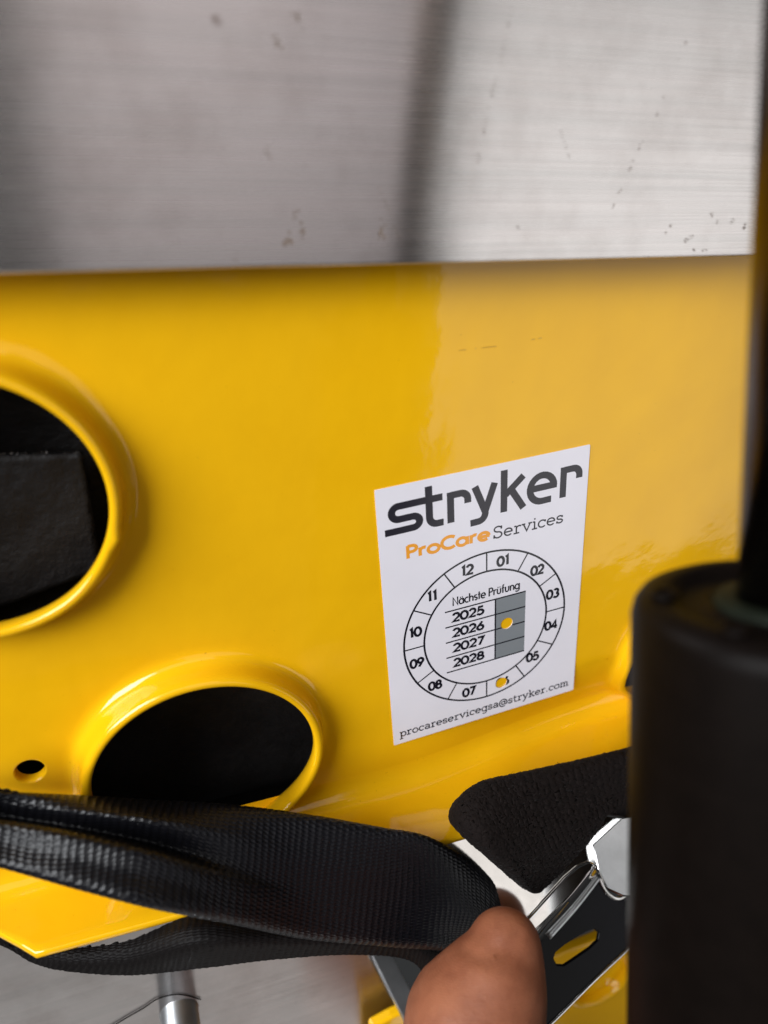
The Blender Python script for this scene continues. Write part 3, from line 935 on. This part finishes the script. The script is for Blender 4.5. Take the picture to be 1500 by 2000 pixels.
fold = strap('worn_strap', [
    [(77.63, -9.00, -77.63), (70.58, -15.00, -67.82), (70.39, -17.00, -74.16), (70.86, -18.00, -79.85), (73.01, -17.00, -85.79), (77.73, -13.00, -92.43)],
    [(61.58, -10.00, -75.96), (55.19, -16.00, -66.17), (53.73, -19.00, -71.45), (52.75, -21.00, -76.94), (54.44, -20.00, -85.46), (59.88, -15.00, -94.39)],
    [(45.15, -11.00, -74.18), (39.36, -17.00, -64.38), (38.75, -21.00, -68.90), (39.65, -24.00, -75.20), (44.45, -23.00, -86.99), (50.58, -17.00, -97.32)],
    [(31.07, -12.00, -71.93), (25.58, -18.00, -62.38), (25.65, -23.00, -66.60), (28.45, -26.00, -74.79), (35.13, -25.00, -88.54), (40.95, -19.00, -99.78)],
    [(22.21, -12.00, -71.66), (17.31, -18.00, -62.01), (17.33, -24.00, -63.95), (21.10, -27.00, -72.24), (30.33, -26.00, -88.54), (36.33, -20.00, -100.44)],
    [(17.52, -12.00, -75.26), (12.67, -18.00, -64.99), (12.50, -24.00, -63.87), (17.09, -27.00, -69.76), (28.67, -26.00, -87.17), (35.76, -20.00, -100.18)],
    [(17.06, -12.00, -77.60), (12.46, -17.00, -69.33), (12.57, -22.00, -67.50), (17.76, -24.50, -73.50), (29.37, -24.00, -89.97), (35.96, -19.00, -101.54)],
    [(18.92, -12.00, -77.65), (15.36, -15.00, -72.83), (16.38, -19.00, -71.92), (21.90, -21.00, -78.55), (32.27, -21.00, -93.60), (36.99, -17.00, -102.72)],
], 'fuzzy', None, 0.24, 0.2, 1.5, 1.0, 0.14, 1.3, 0.2)
tag(fold, 'worn fuzzy black strap folded round the buckle plate on the right', 'strap')
# frayed fibres along its upper edge and face
fv, ff = [], []
src = fold.data
cand = [i for i in range(len(src.vertices))]
for k in range(1500):
    v = src.vertices[random.choice(cand)]
    p = v.co / S
    if k < 620:
        e0, e1 = Vector((55.44, -16.00, -66.10)), Vector((17.30, -18.00, -61.87))
        p = e0.lerp(e1, random.random() ** 0.8) + Vector((random.gauss(0, .3), random.gauss(0, .5), random.gauss(0.1, .3) + 0.35 * math.sin(k * 0.7) ** 6))
    d = Vector((random.gauss(0, 1), random.gauss(-0.5, 0.6), random.gauss(0.5, 0.7))).normalized()
    ln = random.uniform(0.35, 1.3)
    side = d.cross(Vector((0.3, -1, 0.5))).normalized() * (0.11 if k < 620 else 0.05)
    bend = Vector((random.gauss(0, .3), random.gauss(0, .3), random.gauss(0, .3)))
    n0 = len(fv)
    q, r_ = p + d * ln * 0.5, p + d * ln + bend * ln
    fv += [p - side, p + side, q + side, q - side, r_]
    ff += [(n0, n0 + 1, n0 + 2, n0 + 3), (n0 + 3, n0 + 2, n0 + 4)]
fz = build('frayed_fibres', fv, ff, 'fuzzy', fold, False)
fz['kind'] = 'stuff'

# ------------------------------------------------------------------ yellow bracket low on the right
br = empty('yellow_bracket', (62.06, -14.00, -171.07))
tag(br, 'yellow bracket with a round boss at the bottom right below the buckle', 'bracket')
child(plate('bracket_plate', [(-3.07, -9.00, -147.65), (2.49, -9.00, -146.00), (17.46, -9.00, -143.80), (38.86, -9.00, -146.30), (86.86, -9.00, -142.74), (129.96, -9.00, -222.44), (79.52, -9.00, -201.52), (42.84, -9.00, -203.75), (-2.96, -9.00, -178.54)], 3.0, 'yellow', None, 0.8), br)
bc = Vector((66.90, -9.00, -160.83))
child(revolve('round_boss', [(13.5, -0.05), (12.6, 0.15), (12.0, 0.8), (11.6, 2.0), (11.2, 2.6), (10.4, 2.8), (9.8, 2.5), (9.6, 1.5), (9.6, -1.0)], bc, (0, -1, 0), 'yellow', None, 72, False), br)

# ------------------------------------------------------------------ hand: thumb over the strap
def capsules(name, parts, mat, voxel, parent=None):
    """One continuous skin from tapered overlapping balls along bones (mm)."""
    vs, fs = [], []
    NU, NV = 18, 10
    for pa, ra, pb, rb in parts:
        pa, pb = Vector(pa), Vector(pb)
        n_ = max(2, int((pb - pa).length / (min(ra, rb) * 0.25)))
        for i in range(n_ + 1):
            t = i / n_
            c, r = pa.lerp(pb, t), ra + (rb - ra) * t
            n0 = len(vs)
            vs += [c + Vector((0, 0, r)), c - Vector((0, 0, r))]
            for j in range(1, NV):
                for k in range(NU):
                    a, b = math.pi * j / NV, 2 * math.pi * k / NU
                    vs.append(c + Vector((math.sin(a) * math.cos(b), math.sin(a) * math.sin(b), math.cos(a))) * r)
            for k in range(NU):
                k2 = (k + 1) % NU
                fs.append((n0, n0 + 2 + k, n0 + 2 + k2))
                e = n0 + 2 + (NV - 2) * NU
                fs.append((n0 + 1, e + k2, e + k))
                for j in range(NV - 2):
                    q = n0 + 2 + j * NU
                    fs.append((q + k, q + NU + k, q + NU + k2, q + k2))
    me = bpy.data.meshes.new(name)
    me.from_pydata([v * S for v in vs], [], fs)
    o = bpy.data.objects.new(name, me)
    col.objects.link(o)
    rm = o.modifiers.new('r', 'REMESH')
    rm.mode = 'VOXEL'
    rm.voxel_size = voxel * S
    sm = o.modifiers.new('s', 'SMOOTH')
    sm.factor = 0.5
    sm.iterations = 14
    dg = bpy.context.evaluated_depsgraph_get()
    m2 = bpy.data.meshes.new_from_object(o.evaluated_get(dg))
    o.modifiers.clear()
    o.data = m2
    m2.materials.clear()
    m2.materials.append(M[mat])
    m2.polygons.foreach_set('use_smooth', [True] * len(m2.polygons))
    return o


tip = Vector((11.21, -42.00, -75.20))
k0 = Vector((10.37, -44.00, -77.48))
k1 = Vector((6.67, -46.00, -79.94))
k2_ = Vector((2.91, -48.00, -84.76))
mcp = Vector((-3.17, -54.00, -106.49))
wr = mcp + Vector((-10, -26, -52))
parts = [(tip, 6.9, k0, 7.4), (k0, 7.4, k1, 10.3), (k1, 10.3, k2_, 12.8), (k2_, 12.2, mcp, 14.5), (mcp, 14.5, wr, 18)]
fr = [(14, -2, -6), (9, -4, -12), (2, -5, -16), (-6, -6, -18)]
for i, f_ in enumerate(fr):                                   # the other fingers curl under the strap, out of view
    b0 = mcp + Vector((10 - 4 * i, -8, -34 - 7 * i))
    b1 = b0 + Vector((6 - 2 * i, 22, -8))
    b2 = b1 + Vector((9, 12, -2))
    b3 = b2 + Vector((8, -2, 5))
    parts += [(wr.lerp(b0, 0.3), 11, b0, 9.0), (b0, 8.6, b1, 7.8), (b1, 7.8, b2, 7.0), (b2, 7.0, b3, 6.0)]
parts.append((wr, 17, wr + Vector((-10, -45, -40)), 21))
hand = capsules('hand', parts, 'skin', 0.75)
# crease where the pad of the thumb folds
cr = [Vector((0.46, -46.00, -64.54)), Vector((2.08, -50.00, -61.75)), Vector((5.82, -50.00, -62.04)), Vector((8.84, -49.00, -61.22))]
cp = [cat_rom(cr, i / 8) for i in range(25)]
eye = Vector((-40.57, -117.84, 57.41))
cd = [(q - eye).normalized() for q in cp]
mid = (cr[1] - eye).normalized()
for v in hand.data.vertices:
    p = v.co / S - eye
    ln = p.length
    u = p / ln
    if u.dot(mid) < 0.985 or v.normal.dot(u) > 0:
        continue
    d = min((u - q).length for q in cd) * ln
    if d < 4:
        v.co -= v.normal * (0.5 * math.exp(-(d / 1.2) ** 2)) * S
tag(hand, 'bare thumb of a hand pressing on the black strap at the bottom edge', 'hand')

# ------------------------------------------------------------------ black gas strut, close and out of focus
T = Vector((24.45, -66.26, 12.64))
ax = Vector((0, 0.24, 1)).normalized()
strut = empty('gas_strut', T)
tag(strut, 'thick black gas strut with a thin rod, blurred in the right foreground', 'strut')
child(revolve('cylinder', [(15.4, -190), (15.7, -189), (15.7, -2.8), (15.4, -1.5), (14.8, -0.6), (13.7, -0.1), (12.3, 0.0), (11.3, -0.3), (10.7, -1.2), (7.2, -1.4), (6.8, -0.8)], T, ax, 'rubber', None, 96), strut)
child(revolve('rod', [(4.5, -4), (4.5, 140)], T, ax, 'rod', None, 48), strut)
child(revolve('green_tint_ring', [(4.6, -1.2), (6.9, -1.2), (6.9, -0.6), (6.4, -0.1), (4.6, -0.1)], T, ax, 'green', None, 48, False), strut)  # ring added around the rod to carry the green reflected tint
side = Vector((1, 0, 0))
oth = ax.cross(side)
for a in (150, 205, 262):
    c_ = T + (side * math.cos(R(a)) + oth * math.sin(R(a))) * 12.2
    child(revolve('cap_pit_disc', [(1.5, -0.1), (1.5, 0.5), (1.1, 0.6), (0.9, 0.0)], c_, ax, 'rubber', None, 16), strut)  # small discs standing for the dark pits in the cap
